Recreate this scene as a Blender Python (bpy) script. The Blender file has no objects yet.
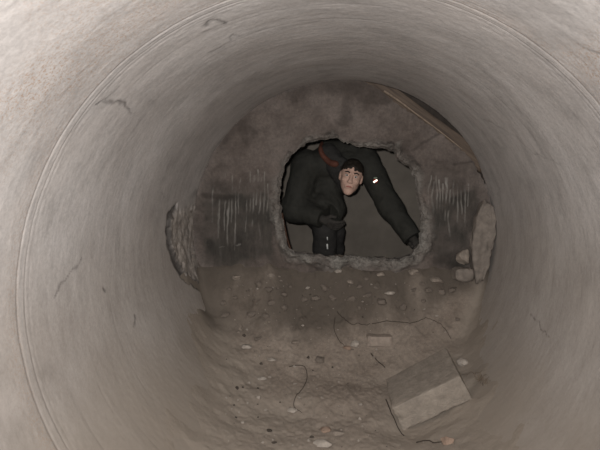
import bpy, math, random
import numpy as np
from mathutils import Vector, Matrix

random.seed(7)
RNG = np.random.default_rng(7)
scn = bpy.context.scene
COL = scn.collection
R = 0.9                     # pipe radius; axis along +Y at z = R
YW = 3.51                   # front face of the broken end wall

# ------------------------------------------------------------------ camera
F = 583.33
PSI, PHI = 0.08276, 0.11166
CAM = np.array([.05, 0, 1.341])
c_r = np.array([math.cos(PSI), math.sin(PSI), 0])
c_f = np.array([-math.sin(PSI)*math.cos(PHI), math.cos(PSI)*math.cos(PHI), -math.sin(PHI)])
c_u = np.cross(c_r, c_f)
cam = bpy.data.objects.new('camera', bpy.data.cameras.new('camera'))
COL.objects.link(cam)
cam.data.sensor_width = 36; cam.data.lens = 35
cam.data.clip_start = .02
cam.matrix_world = Matrix((( c_r[0], c_u[0], -c_f[0], CAM[0]), (c_r[1], c_u[1], -c_f[1], CAM[1]), (c_r[2], c_u[2], -c_f[2], CAM[2]), (0, 0, 0, 1)))
scn.camera = cam

def ray(px, py):
    return c_f + (px-300)/F*c_r + (225-py)/F*c_u
def at(px, py, y):
    d = ray(px, py); return CAM + d*(y-CAM[1])/d[1]
def on_pipe(px, py):
    d = ray(px, py); o = CAM-np.array([0, 0, R])
    a = d[0]**2+d[2]**2; b = o[0]*d[0]+o[2]*d[2]; c = o[0]**2+o[2]**2-R*R
    return CAM+d*((-b+math.sqrt(b*b-a*c))/a)

# ------------------------------------------------------------------ noise
def _hash(ix, iy, iz, seed):
    h = (ix.astype(np.int64)*374761393 + iy.astype(np.int64)*668265263 + iz.astype(np.int64)*2147483647 + seed*1274126177) & 0xffffffff
    h = ((h ^ (h >> 13))*1274126177) & 0xffffffff
    h = ((h ^ (h >> 16))*2246822519) & 0xffffffff
    return ((h ^ (h >> 15)) & 0xffff)/65535.0*2-1
def vnoise(P, seed=0):
    P = np.asarray(P, float); i = np.floor(P).astype(np.int64); f = P-i; f = f*f*(3-2*f)
    out = 0
    for dx in (0, 1):
        wx = f[..., 0] if dx else 1-f[..., 0]
        for dy in (0, 1):
            wy = f[..., 1] if dy else 1-f[..., 1]
            for dz in (0, 1):
                wz = f[..., 2] if dz else 1-f[..., 2]
                out = out + wx*wy*wz*_hash(i[..., 0]+dx, i[..., 1]+dy, i[..., 2]+dz, seed)
    return out
def fbm(P, oct=4, seed=0, gain=.5):
    P = np.asarray(P, float); out = 0; a = 1
    for k in range(oct):
        out = out + a*vnoise(P*2**k+17.3*k, seed+k*31); a *= gain
    return out
def sstep(a, b, x):
    t = np.clip((x-a)/(b-a), 0, 1); return t*t*(3-2*t)
def seg_dist(P, A, B):
    A = np.asarray(A, float); B = np.asarray(B, float); d = B-A
    t = np.clip(((P-A)@d)/max(d@d, 1e-12), 0, 1)
    return np.linalg.norm(P-A-t[..., None]*d, axis=-1), t
def poly_dist(P, pts):
    return np.min([seg_dist(P, a, b)[0] for a, b in zip(pts[:-1], pts[1:])], axis=0)

# ------------------------------------------------------------------ mesh helpers
def make_mesh(name, V, faces, smooth=True, attrs=None):
    V = np.asarray(V, np.float32); faces = np.asarray(faces, np.int32)
    me = bpy.data.meshes.new(name)
    k = faces.shape[1]
    me.vertices.add(len(V)); me.vertices.foreach_set('co', V.ravel())
    me.loops.add(faces.size); me.loops.foreach_set('vertex_index', faces.ravel())
    me.polygons.add(len(faces)); me.polygons.foreach_set('loop_start', np.arange(0, faces.size, k, dtype=np.int32))
    me.update(calc_edges=True); me.validate()
    for n, a in (attrs or {}).items():
        at_ = me.attributes.new(n, 'FLOAT', 'POINT'); at_.data.foreach_set('value', np.asarray(a, np.float32).ravel())
    if smooth: me.polygons.foreach_set('use_smooth', np.ones(len(me.polygons), bool))
    return me
def grid_faces(n, m, wrap_m=False, flip=False):
    i = np.arange(n-1)[:, None]; j = np.arange(m if wrap_m else m-1)[None, :]; j2 = (j+1) % m
    f = np.stack([i*m+j+0*i, i*m+j2, (i+1)*m+j2, (i+1)*m+j+0*i], -1).reshape(-1, 4)
    return f[:, ::-1] if flip else f
def obj(name, me, mat, parent=None, label=None, cat=None, group=None, kind=None):
    o = bpy.data.objects.new(name, me); COL.objects.link(o)
    if mat is not None and me is not None and not me.materials: me.materials.append(mat)
    if parent is not None: o.parent = parent; o.matrix_parent_inverse = parent.matrix_basis.inverted()
    if label: o['label'] = label
    if cat: o['category'] = cat
    if group: o['group'] = group
    if kind: o['kind'] = kind
    return o
def recenter(me, c):
    n = len(me.vertices); a = np.empty(n*3, np.float32); me.vertices.foreach_get('co', a)
    a = a.reshape(-1, 3)-np.asarray(c, np.float32); me.vertices.foreach_set('co', a.ravel()); me.update()

# ------------------------------------------------------------------ materials
def new_mat(name, rough=.9):
    m = bpy.data.materials.new(name); m.use_nodes = True
    nt = m.node_tree; b = nt.nodes['Principled BSDF']; b.inputs['Roughness'].default_value = rough
    b.inputs['Specular IOR Level'].default_value = .25
    return m, nt, b
def nd(nt, t, **k):
    n = nt.nodes.new(t)
    for a, v in k.items(): setattr(n, a, v)
    return n
def noise(nt, scale, detail=4, rough=.55, stretch=None, w=0, out='Fac'):
    tc = nd(nt, 'ShaderNodeTexCoord'); mp = nd(nt, 'ShaderNodeMapping')
    mp.inputs['Scale'].default_value = stretch or (1, 1, 1); mp.inputs['Location'].default_value = (w, w*.7, w*1.3)
    nt.links.new(tc.outputs['Object'], mp.inputs['Vector'])
    n = nd(nt, 'ShaderNodeTexNoise'); n.inputs['Scale'].default_value = scale; n.inputs['Detail'].default_value = detail
    n.inputs['Roughness'].default_value = rough
    nt.links.new(mp.outputs['Vector'], n.inputs['Vector'])
    return n.outputs[out]
def ramp(nt, fac, stops):
    r = nd(nt, 'ShaderNodeValToRGB'); e = r.color_ramp.elements
    while len(e) < len(stops): e.new(.5)
    for el, (p, c) in zip(e, stops):
        el.position = p; el.color = (c, c, c, 1) if isinstance(c, (int, float)) else (*c, 1)
    nt.links.new(fac, r.inputs['Fac']); return r.outputs['Color']
def mix(nt, fac, a, b, mode='MIX'):
    m = nd(nt, 'ShaderNodeMix', data_type='RGBA', blend_type=mode)
    for s, v in ((m.inputs[0], fac), (m.inputs[6], a), (m.inputs[7], b)):
        if isinstance(v, bpy.types.NodeSocket): nt.links.new(v, s)
        elif isinstance(v, tuple): s.default_value = (*v, 1)
        else: s.default_value = v
    return m.outputs[2]
def attr(nt, name):
    a = nd(nt, 'ShaderNodeAttribute', attribute_name=name); return a.outputs['Fac']
def math_(nt, op, a, b=0.0):
    m = nd(nt, 'ShaderNodeMath', operation=op)
    for s, v in ((m.inputs[0], a), (m.inputs[1], b)):
        if isinstance(v, bpy.types.NodeSocket): nt.links.new(v, s)
        else: s.default_value = v
    return m.outputs[0]
def bump(nt, b, h, dist=.003, strength=.6):
    n = nd(nt, 'ShaderNodeBump'); n.inputs['Distance'].default_value = dist; n.inputs['Strength'].default_value = strength
    nt.links.new(h, n.inputs['Height']); nt.links.new(n.outputs['Normal'], b.inputs['Normal'])
def simple(name, c, rough=.85, var=.35, scale=20, bd=.002):
    m, nt, b = new_mat(name, rough)
    n = noise(nt, scale, 5, .6)
    lo = tuple(x*(1-var) for x in c); hi = tuple(x*(1+var) for x in c)
    nt.links.new(ramp(nt, n, [(.3, lo), (.7, hi)]), b.inputs['Base Color'])
    bump(nt, b, noise(nt, scale*4, 4, .6), bd)
    return m

# concrete of the pipe: float-finished, streaks run round the bore, dusty towards the invert
M_pipe, nt, b = new_mat('pipe_concrete', .88)
big = noise(nt, 2.2, 5, .6); streak = noise(nt, 3.0, 5, .6, (1.2, 16, 1.2)); fine = noise(nt, 90, 4, .7); blot = noise(nt, 6, 6, .68, (1, 2.2, 1), 4)
colr = ramp(nt, big, [(.3, (.40, .372, .355)), (.55, (.465, .438, .42)), (.75, (.52, .495, .48))])
colr = mix(nt, .2, colr, ramp(nt, streak, [(.3, .74), (.5, .95), (.72, 1.14)]), 'MULTIPLY')
colr = mix(nt, .6, colr, ramp(nt, blot, [(.32, .72), (.5, 1.0), (.7, 1.12)]), 'MULTIPLY')
colr = mix(nt, .5, colr, ramp(nt, fine, [(.3, .70), (.6, 1.1)]), 'MULTIPLY')
smud = noise(nt, 2.6, 6, .7, (1.5, .8, 1.5), 11)
colr = mix(nt, .55, colr, ramp(nt, smud, [(.3, .68), (.46, .98), (.7, 1.08)]), 'MULTIPLY')
colr = mix(nt, attr(nt, 'dust'), colr, (.292, .25, .208))
sand = math_(nt, 'MULTIPLY', attr(nt, 'sand'), ramp(nt, noise(nt, 150, 3, .7), [(.5, 0.0), (.62, 1.0)]))
colr = mix(nt, math_(nt, 'MULTIPLY', sand, .75), colr, (.33, .22, .15))
colr = mix(nt, math_(nt, 'MULTIPLY', attr(nt, 'pale'), .5), colr, (.56, .5, .46))
colr = mix(nt, attr(nt, 'stain_shade'), colr, (.06, .054, .05))
nt.links.new(colr, b.inputs['Base Color'])
bump(nt, b, math_(nt, 'ADD', math_(nt, 'MULTIPLY', streak, .35), math_(nt, 'MULTIPLY', fine, .3)), .004, .4)

# end wall: plaster over rubble, damp dark panels with pale lime runs, pale mortar round the hole
M_wall, nt, b = new_mat('broken_wall_plaster', .92)
big = noise(nt, 4, 6, .62); fine = noise(nt, 60, 5, .7)
colr = ramp(nt, big, [(.3, (.098, .079, .068)), (.5, (.132, .109, .096)), (.72, (.168, .142, .127))])
colr = mix(nt, .6, colr, ramp(nt, fine, [(.3, .6), (.65, 1.18)]), 'MULTIPLY')
colr = mix(nt, .7, colr, ramp(nt, noise(nt, 9, 7, .72, None, 5), [(.3, .62), (.48, .98), (.68, 1.3)]), 'MULTIPLY')
wetn = ramp(nt, noise(nt, 12, 6, .7, (2.2, 1, .55)), [(.3, (.030, .027, .024)), (.6, (.062, .056, .049)), (.8, (.11, .10, .09))])
colr = mix(nt, attr(nt, 'wet'), colr, wetn)
colr = mix(nt, attr(nt, 'drip'), colr, (.27, .255, .232))
mort = ramp(nt, noise(nt, 28, 6, .7), [(.32, (.075, .069, .062)), (.5, (.19, .178, .16)), (.7, (.29, .275, .25))])
colr = mix(nt, attr(nt, 'mortar'), colr, mort)
colr = mix(nt, attr(nt, 'stain_shade'), colr, (.026, .021, .018))
nt.links.new(colr, b.inputs['Base Color'])
bump(nt, b, math_(nt, 'ADD', big, math_(nt, 'MULTIPLY', fine, .6)), .012, .6)

M_dirt, nt, b = new_mat('dusty_soil', .97)
big = noise(nt, 5, 6, .65); fine = noise(nt, 55, 6, .75); mid = noise(nt, 18, 5, .7, None, 3)
colr = ramp(nt, big, [(.3, (.215, .175, .143)), (.55, (.27, .225, .186)), (.75, (.33, .28, .235))])
colr = mix(nt, .45, colr, ramp(nt, fine, [(.3, .42), (.52, 1.0), (.72, 1.45)]), 'MULTIPLY')
colr = mix(nt, .45, colr, ramp(nt, mid, [(.3, .7), (.5, 1.0), (.72, 1.2)]), 'MULTIPLY')
grit = ramp(nt, noise(nt, 120, 2, .5, None, 9), [(.66, 0.0), (.72, 1.0)])
colr = mix(nt, math_(nt, 'MULTIPLY', grit, .35), colr, (.46, .41, .36))
colr = mix(nt, attr(nt, 'dust'), colr, (.292, .25, .208))
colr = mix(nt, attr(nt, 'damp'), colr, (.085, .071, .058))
nt.links.new(colr, b.inputs['Base Color'])
bump(nt, b, math_(nt, 'ADD', mid, fine), .006, .5)

M_chamber = simple('chamber_plaster', (.205, .18, .152), .95, .22, 3.5, .004)
M_block = simple('block_concrete', (.28, .243, .205), .93, .2, 22, .012)
M_pale = simple('pale_stone', (.35, .31, .27), .95, .3, 30, .003)
M_stone = simple('grey_brown_stone', (.25, .212, .178), .95, .35, 26, .004)
M_dark = simple('dark_stone', (.07, .058, .048), .95, .4, 30, .003)
M_red = simple('reddish_stone', (.27, .195, .15), .95, .3, 30, .003)
M_slab = simple('leaning_slab_concrete', (.20, .172, .148), .95, .28, 22, .006)
M_twig = simple('twig_bark', (.055, .043, .034), .9, .3, 60, .001)
M_grass = simple('dead_grass', (.17, .132, .098), .9, .3, 60, .001)
M_rust = simple('rusty_steel', (.075, .04, .027), .9, .4, 60, .002)
M_earth = simple('backfill_earth', (.045, .036, .03), .98, .4, 12, .01)
M_wood, nt, b = new_mat('old_brown_timber', .6)
g = noise(nt, 4, 6, .65, (1, 14, 14)); 
nt.links.new(ramp(nt, g, [(.3, (.05, .033, .024)), (.5, (.10, .069, .048)), (.7, (.15, .106, .075))]), b.inputs['Base Color'])
bump(nt, b, g, .006)
M_jacket = simple('dark_jacket_cloth', (.034, .033, .028), .8, .2, 14, .004)
M_trouser = simple('dark_trouser_cloth', (.036, .034, .032), .85, .2, 14, .003)
M_boot = simple('black_rubber', (.025, .025, .025), .45, .2, 14, .002)
M_glove = simple('dark_glove_cloth', (.05, .045, .04), .85, .2, 30, .002)
M_skin = simple('skin', (.58, .38, .30), .55, .1, 30, .0005)
M_lip = simple('lip_skin', (.42, .17, .14), .5, .1, 30, .0005)
M_eye = simple('eye_white', (.6, .57, .53), .25, .05, 30, .0002)
M_iris = simple('dark_iris', (.02, .014, .01), .2, .1, 30, .0002)
M_hair = simple('dark_hair', (.022, .017, .013), .6, .4, 90, .004)
M_orange = simple('orange_red_cloth', (.11, .042, .028), .75, .2, 40, .002)
M_strip, nt, b = new_mat('reflective_tape', .3); b.inputs['Base Color'].default_value = (.75, .75, .72, 1)
M_glint, nt, b = new_mat('painted_glint', .3); b.inputs['Base Color'].default_value = (.9, .9, .85, 1)
b.inputs['Emission Color'].default_value = (1, .93, .8, 1); b.inputs['Emission Strength'].default_value = 1.6  # glow stands for a glint, no lamp known here
M_redp = simple('red_plastic', (.42, .05, .03), .4, .1, 40, .0005)
M_greenp = simple('grey_green_metal', (.20, .25, .19), .4, .1, 40, .0005)

# ------------------------------------------------------------------ pipe (two sections meeting at a joint)
YJ = 1.593
TH = np.linspace(0, 2*math.pi, 960, endpoint=False)
def th_y(px, py):
    p = on_pipe(px, py); return (math.atan2(p[0], -(p[2]-R)), p[1])      # 0 at the invert, + to the right
MARKS = [  # cracks and scuffs on the bore: pixel trace, half-width in metres, strength
    ([(95, 106), (103, 102), (112, 103), (124, 105), (130, 113)], .006, .55), ([(117, 88), (110, 96), (98, 105)], .005, .5),
    ([(207, 25), (214, 20), (222, 23), (226, 24)], .007, .6), ([(210, 52), (221, 47), (229, 40), (233, 34), (238, 36)], .004, .45),
    ([(200, 34), (207, 30)], .004, .35), ([(54, 293), (62, 283), (72, 272), (82, 260)], .004, .6), ([(135, 313), (135, 328)], .006, .6),
    ([(103, 288), (105, 290)], .009, .7), ([(530, 315), (540, 326), (549, 337)], .003, .55), ([(160, 192), (165, 197)], .004, .3),
    ([(428, 8), (437, 16), (447, 25)], .004, .4), ([(484, 120), (492, 122), (530, 150), (560, 165)], .004, .25),
    ([(475, 62), (493, 80), (515, 105), (535, 140), (556, 180), (560, 210)], .026, .16), ([(580, 45), (590, 50), (600, 53)], .004, .35),
    ([(330, 300), (200, 300)], .0, .0)][:-1]
def build_pipe(name, y):
    Y, T = np.meshgrid(y, TH, indexing='ij')
    T2 = (T+math.pi) % (2*math.pi)-math.pi
    base = np.stack([np.sin(T), Y, -np.cos(T)], -1)
    r = np.full(T.shape, R)
    P = np.stack([R*np.sin(T), Y, -R*np.cos(T)], -1)
    r += .003*fbm(P*np.array([1.5, 3, 1.5]), 3, 5) + .0004*fbm(P*np.array([6, 22, 6]), 3, 9) + .0005*fbm(P*60, 2, 12)
    # joint: two narrow grooves with a proud mortar band between them
    wob = .004*fbm(np.stack([np.sin(T)*4, np.cos(T)*4, 0*T], -1), 3, 3)
    for yg, w, dp in ((YJ-.018, .0050, .0014), (YJ+.022, .0045, .0009), (YJ+.045, .006, .0005)):
        r += dp*np.exp(-((Y-yg-wob)/w)**2)
    r -= .0003*sstep(.022, .012, np.abs(Y-YJ-.002-wob))
    stain_shade = np.zeros(T.shape)
    for yg, w in ((YJ-.018, .004), (YJ+.022, .003)):
        stain_shade = np.maximum(stain_shade, .34*np.exp(-((Y-yg-wob)/w)**2)*sstep(-.6, .4, fbm(P*5, 3, 21)))
    pale = .10*sstep(.03, .01, np.abs(Y-YJ-.002))*sstep(-.5, .6, fbm(P*9, 3, 44)) + .55*sstep(.1, .7, fbm(P*3+5, 3, 61))*sstep(2.1, 1.2, Y)
    UV = np.stack([T2*R, Y], -1)
    wv = np.stack([fbm(P*22, 3, 71), fbm(P*22+9, 3, 72)], -1)*.006
    CRK = fbm(P*34, 3, 73)
    for pts, w, s in MARKS:
        q = np.array([th_y(*p) for p in pts]); q[:, 0] *= R
        dd = poly_dist(UV+wv*2.2, q)
        brk = np.clip(.65+.6*CRK, .15, 1)
        stain_shade = np.maximum(stain_shade, min(1.35*s, .9)*brk*sstep(w*1.9, w*.1, dd+.3*w*CRK))
        r += .0022*s*brk*sstep(w*1.5, 0, dd)
    # long faint trowel scars round the bore
    for k in range(26):
        yk = RNG.uniform(.9, 3.4); tk = RNG.uniform(.7, 2*math.pi-.7); ln = RNG.uniform(.1, .5)
        dT = (T-tk+math.pi) % (2*math.pi)-math.pi
        g = np.exp(-((Y-yk-.02*dT)/.0035)**2)*sstep(ln, ln*.5, np.abs(dT))
        stain_shade = np.maximum(stain_shade, .16*g); r += .0006*g
    # broken patch on the left by the end wall: slit with its shade painted in, rough mortar fill
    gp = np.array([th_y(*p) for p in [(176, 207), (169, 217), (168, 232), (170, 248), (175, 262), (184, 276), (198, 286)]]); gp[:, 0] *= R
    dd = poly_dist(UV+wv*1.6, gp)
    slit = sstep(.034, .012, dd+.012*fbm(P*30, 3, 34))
    slit_shade = sstep(.05, .02, dd+.014*fbm(P*24, 3, 34))*sstep(-.5, .2, fbm(P*14, 3, 33)+.35)
    r += .012*slit
    stain_shade = np.maximum(stain_shade, .9*slit_shade)
    yl = np.interp(UV[..., 0], gp[::-1, 0] if gp[0, 0] > gp[-1, 0] else gp[:, 0], gp[::-1, 1] if gp[0, 0] > gp[-1, 0] else gp[:, 1])
    inside = sstep(0, .05, Y-yl)*sstep(gp[:, 0].min()-.02, gp[:, 0].min()+.06, UV[..., 0])*sstep(gp[:, 0].max()+.03, gp[:, 0].max()-.05, UV[..., 0])
    r += inside*(.007*fbm(P*26, 4, 81)-.004)
    dirtpatch = inside*.6
    stain_shade = np.maximum(stain_shade, .4*inside*sstep(-.2, .7, fbm(P*14, 4, 85)))
    # far rim is chipped, worst at the upper right
    tr = [th_y(365, 83)[0], th_y(480, 165)[0]]
    lo, hi = min(tr), max(tr)
    chip = sstep(lo-.1, lo+.15, T2)*sstep(hi+.15, hi-.1, T2)
    edge = np.maximum(0, (Y-3.40)/.1)
    r += edge**2*(.002+.004*np.maximum(0, fbm(P*9, 4, 91)) + chip*(.012+.014*np.maximum(0, fbm(P*18, 3, 92))))*sstep(3.38, 3.49, Y)
    stain_shade = np.maximum(stain_shade, chip*.45*sstep(3.44, 3.5, Y+.03*fbm(P*20, 3, 93)))
    # damp tide mark next to the left edge of the end wall
    stain_shade = np.maximum(stain_shade, .4*sstep(.035, .01, np.abs(P[..., 2]+R-at(205, 196, 3.4)[2]+.02*fbm(P*9, 3, 95)))*sstep(3.25, 3.5, Y)*(T2 < 0))
    z = P[..., 2]+R
    dust = np.maximum(np.clip(.45*sstep(1.25, .7, z+.12*fbm(P*2, 3, 56))+.55*sstep(.7, .22, z+.08*fbm(P*3, 4, 55)), 0, 1)*.95, dirtpatch)
    sand = np.clip(sstep(-.2, .5, fbm(P*2.2, 3, 58)+.9*sstep(.2, .9, P[..., 0])), 0, 1)*sstep(YJ-.03, YJ-.12, Y); sand = np.maximum(sand, .55*sstep(YJ-.13, YJ-.03, Y)*sstep(YJ-.012, YJ-.02, Y))
    V = np.stack([r*base[..., 0], Y, R+r*base[..., 2]], -1).reshape(-1, 3)
    me = make_mesh(name, V, grid_faces(len(y), len(TH), True), True, dict(stain_shade=np.clip(stain_shade, 0, 1), dust=dust, sand=sand, pale=np.clip(pale, 0, 1)))
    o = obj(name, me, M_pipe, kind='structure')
    return o
ynear = np.concatenate([np.arange(-2.2, .6, .06), np.arange(.6, 1.5, .006), np.arange(1.5, YJ+.001, .0022)])
yfar = np.concatenate([np.arange(YJ, 1.68, .0022), np.arange(1.68, 3.38, .0065), np.arange(3.38, 3.5001, .004)])
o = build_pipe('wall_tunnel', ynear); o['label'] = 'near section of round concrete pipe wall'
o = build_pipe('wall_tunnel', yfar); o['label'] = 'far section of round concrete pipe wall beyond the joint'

# ------------------------------------------------------------------ end wall with broken hole
HOLE = [(300, 147), (310, 142), (322, 139), (333, 138), (345, 141), (355, 146), (368, 147), (382, 148), (393, 152), (399, 161), (407, 166), (414, 176), (416, 186), (417, 200), (421, 215),
        (421, 228), (419, 240), (415, 249), (410, 256), (400, 259), (380, 258), (350, 257), (330, 256), (310, 254), (296, 252), (288, 247), (286, 235), (283, 222), (281, 208), (280, 195), (281, 183), (283, 172), (287, 163), (293, 154)]
def wxz(px, py):
    p = at(px, py, YW); return np.array([p[0], p[2]])
HC = wxz(350, 203)
hole = np.array([wxz(*p) for p in HOLE])
NOTCH = np.array([wxz(*p) for p in [(362, 80), (376, 87), (386, 95), (400, 106), (418, 118), (437, 131), (453, 143), (464, 152), (473, 162), (485, 184)]])
NT = 1100
tt = np.linspace(-math.pi, math.pi, NT, endpoint=False)
def ray_poly(poly, closed=True):
    out = np.full(NT, np.inf)
    n = len(poly)
    for i in range(n if closed else n-1):
        a = poly[i]-HC; b = poly[(i+1) % n]-HC
        dx, dz = np.cos(tt), np.sin(tt)
        e = b-a; den = dx*e[1]-dz*e[0]
        with np.errstate(all='ignore'):
            t = (a[0]*e[1]-a[1]*e[0])/den; u = (a[0]*dz-a[1]*dx)/den
        ok = (u >= -1e-6) & (u <= 1+1e-6) & (t > 0)
        out = np.where(ok, np.minimum(out, t), out)
    return out
rh = ray_poly(hole)
bad = ~np.isfinite(rh); rh[bad] = np.interp(tt[bad], tt[~bad], rh[~bad])
cs = np.stack([np.cos(tt), np.sin(tt)], -1)
rh = rh + .008*fbm(np.stack([cs[:, 0]*14, cs[:, 1]*14, 0*tt], -1), 4, 15)
o2 = HC-np.array([0, R]); bb = cs@o2; ro = -bb+np.sqrt(bb**2-(o2@o2)+.945**2)
rn = ray_poly(NOTCH, False)
ro = np.minimum(ro, rn+.006*vnoise(np.stack([tt*40, 0*tt, 0*tt], -1), 8))
nr = 190
s = np.linspace(0, 1, nr)**1.25
RR = rh[None]+(ro-rh)[None]*s[:, None]
X = HC[0]+RR*cs[None, :, 0]; Z = HC[1]+RR*cs[None, :, 1]
P3 = np.stack([X, 0*X, Z], -1)
dl = RR-rh[None]                                     # distance from the lip
ang = np.broadcast_to(tt[None], X.shape)
lowside = sstep(.2, -.5, np.sin(ang))
lipw = .045+.035*lowside+.03*fbm(np.stack([cs[:, 0]*3, cs[:, 1]*3, 0*tt], -1), 3, 18)[None]
lip = sstep(lipw*1.25, lipw*.45, dl+.02*fbm(P3*15, 4, 19))
Yw = YW + .006*fbm(P3*5, 4, 25)+.003*fbm(P3*22, 4, 26) - lip*(.014+.02*fbm(P3*26, 4, 27)) - lip*lowside*.012
Yw += .02*sstep(.014, 0, dl)                         # worn arris
def wallmask(px0, px1, py0, py1, soft=.03, seed=1):
    a = wxz(px0, py1); c = wxz(px1, py0)
    n1 = .05*fbm(P3*6, 4, seed); n2 = .05*fbm(P3*6+7, 4, seed+3)
    return sstep(a[0]-soft, a[0]+soft, X+n1)*sstep(c[0]+soft, c[0]-soft, X+n1)*sstep(a[1]-soft, a[1]+soft, Z+n2)*sstep(c[1]+soft, c[1]-soft, Z+n2)
wet = np.maximum.reduce([wallmask(203, 272, 197, 262, .03, 41), wallmask(428, 476, 190, 262, .03, 45), .45*wallmask(203, 272, 180, 205, .05, 48), .35*wallmask(425, 480, 170, 195, .05, 49)])
wet = np.clip(wet*(.84+.3*fbm(P3*10, 4, 50)), 0, 1)
drip = np.zeros(X.shape); XZ = np.stack([X, Z], -1)
wob = np.stack([.010*fbm(P3*np.array([26, 1, 8]), 4, 52), 0*X], -1)
DR = [(213, 188, 222), (219, 180, 238), (225, 172, 230), (228, 186, 246), (232, 176, 222), (236, 190, 250), (240, 178, 214), (246, 186, 232), (251, 172, 212), (254, 176, 226), (257, 170, 205), (260, 178, 240), (264, 172, 214), (268, 184, 222),
      (430, 176, 214), (434, 182, 224), (437, 176, 208), (440, 180, 230), (444, 184, 212), (447, 178, 220), (450, 190, 236), (453, 180, 206), (457, 184, 222), (461, 178, 214), (465, 186, 226), (469, 184, 206)]
for px, y0, y1 in DR:
    a = wxz(px, y0); c = wxz(px-1, y1)
    d_, t_ = seg_dist(XZ+wob, a, c)
    drip = np.maximum(drip, sstep(.0058, .0015, d_)*(.85-.4*t_)*np.clip(.5+.8*fbm(P3*np.array([14, 1, 16]), 3, 57), 0, 1))
# lime crust along the foot of the left damp panel
a = [wxz(*p) for p in [(208, 244), (220, 249), (232, 247), (240, 243)]]
drip = np.maximum(drip, .4*sstep(.006, .001, poly_dist(XZ+wob*2+.02*np.stack([0*X, fbm(P3*14, 3, 58)], -1), a))*sstep(-.3, .4, fbm(P3*18, 2, 59)))
stain_shade = np.zeros(X.shape)
wb2 = np.stack([.012*fbm(P3*8, 4, 62), .012*fbm(P3*8+3, 4, 63)], -1)
for pts, w, st in [([(238, 118), (246, 123), (256, 131)], .012, .3), ([(349, 86), (347, 100), (350, 118)], .022, .35), ([(363, 92), (366, 108)], .018, .25), ([(413, 151), (428, 141), (441, 133)], .008, .4), ([(455, 163), (472, 160)], .006, .4),
                   ([(203, 196), (222, 196), (232, 199)], .018, .55), ([(296, 92), (330, 84), (380, 90)], .05, .4), ([(225, 140), (240, 112), (262, 98)], .022, .35), ([(330, 135), (345, 132)], .016, .25), ([(390, 145), (405, 150), (415, 165)], .022, .4), ([(436, 262), (455, 255)], .03, .4)]:  # the stroke along the hole's upper right edge paints its shadow
    stain_shade = np.maximum(stain_shade, st*sstep(w*1.7, w*.3, poly_dist(XZ+wb2, [wxz(*p) for p in pts])))
    Yw += 0
stain_shade = np.maximum(stain_shade, .4*sstep(.35, .9, fbm(P3*7, 5, 66)))
mortar = lip*(.55+.45*lowside)*(.75+.4*fbm(P3*9, 3, 29))
# throat of the hole
depth = .19; nb = 36
q = np.linspace(0, 1, nb)[1:]
RB = rh[None]+(.004+.03*q[:, None]+.012*fbm(np.stack([np.broadcast_to(cs[None, :, 0]*9, (nb-1, NT)), np.broadcast_to(q[:, None]*4, (nb-1, NT)), np.broadcast_to(cs[None, :, 1]*9, (nb-1, NT))], -1), 4, 35))*sstep(0, .25, q)[:, None]
XB = HC[0]+RB*cs[None, :, 0]; ZB = HC[1]+RB*cs[None, :, 1]; YB = Yw[0][None]+(YW+depth-Yw[0][None])*q[:, None]
sb = np.linspace(0, 1, 24)[1:]
RK = RB[-1][None]+(ro-RB[-1])[None]*sb[:, None]
XK = HC[0]+RK*cs[None, :, 0]; ZK = HC[1]+RK*cs[None, :, 1]; YK = np.full(XK.shape, YW+depth)
rim = np.linspace(0, 1, 12)[1:-1]
YR = YW+depth+(Yw[-1][None]-YW-depth)*rim[:, None]; XR = np.repeat(XK[-1:], len(rim), 0); ZR = np.repeat(ZK[-1:], len(rim), 0)
VX = np.concatenate([X[::-1], XB, XK, XR]); VY = np.concatenate([Yw[::-1], YB, YK, YR]); VZ = np.concatenate([Z[::-1], ZB, ZK, ZR])
pad = lambda A, v: np.concatenate([A[::-1], np.full((VX.shape[0]-nr, NT), v)])
mz = pad(mortar, 0.0); mz[nr:nr+nb-1] = .5
stn = pad(stain_shade, 0.0)
rows = VX.shape[0]
faces = grid_faces(rows, NT, True, True)
last = (rows-1)*NT; j = np.arange(NT); j2 = (j+1) % NT
faces = np.concatenate([faces, np.stack([last+j2, last+j, j, j2], -1)[:, ::-1]])
me = make_mesh('wall_end', np.stack([VX, VY, VZ], -1).reshape(-1, 3), faces, True, dict(wet=pad(wet, 0.), drip=np.clip(pad(drip, 0.), 0, 1), mortar=np.clip(mz, 0, 1), stain_shade=np.clip(stn, 0, 1)))
obj('wall_end', me, M_wall, kind='structure', label='plastered end wall of the pipe with a ragged hole broken through it')

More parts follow.
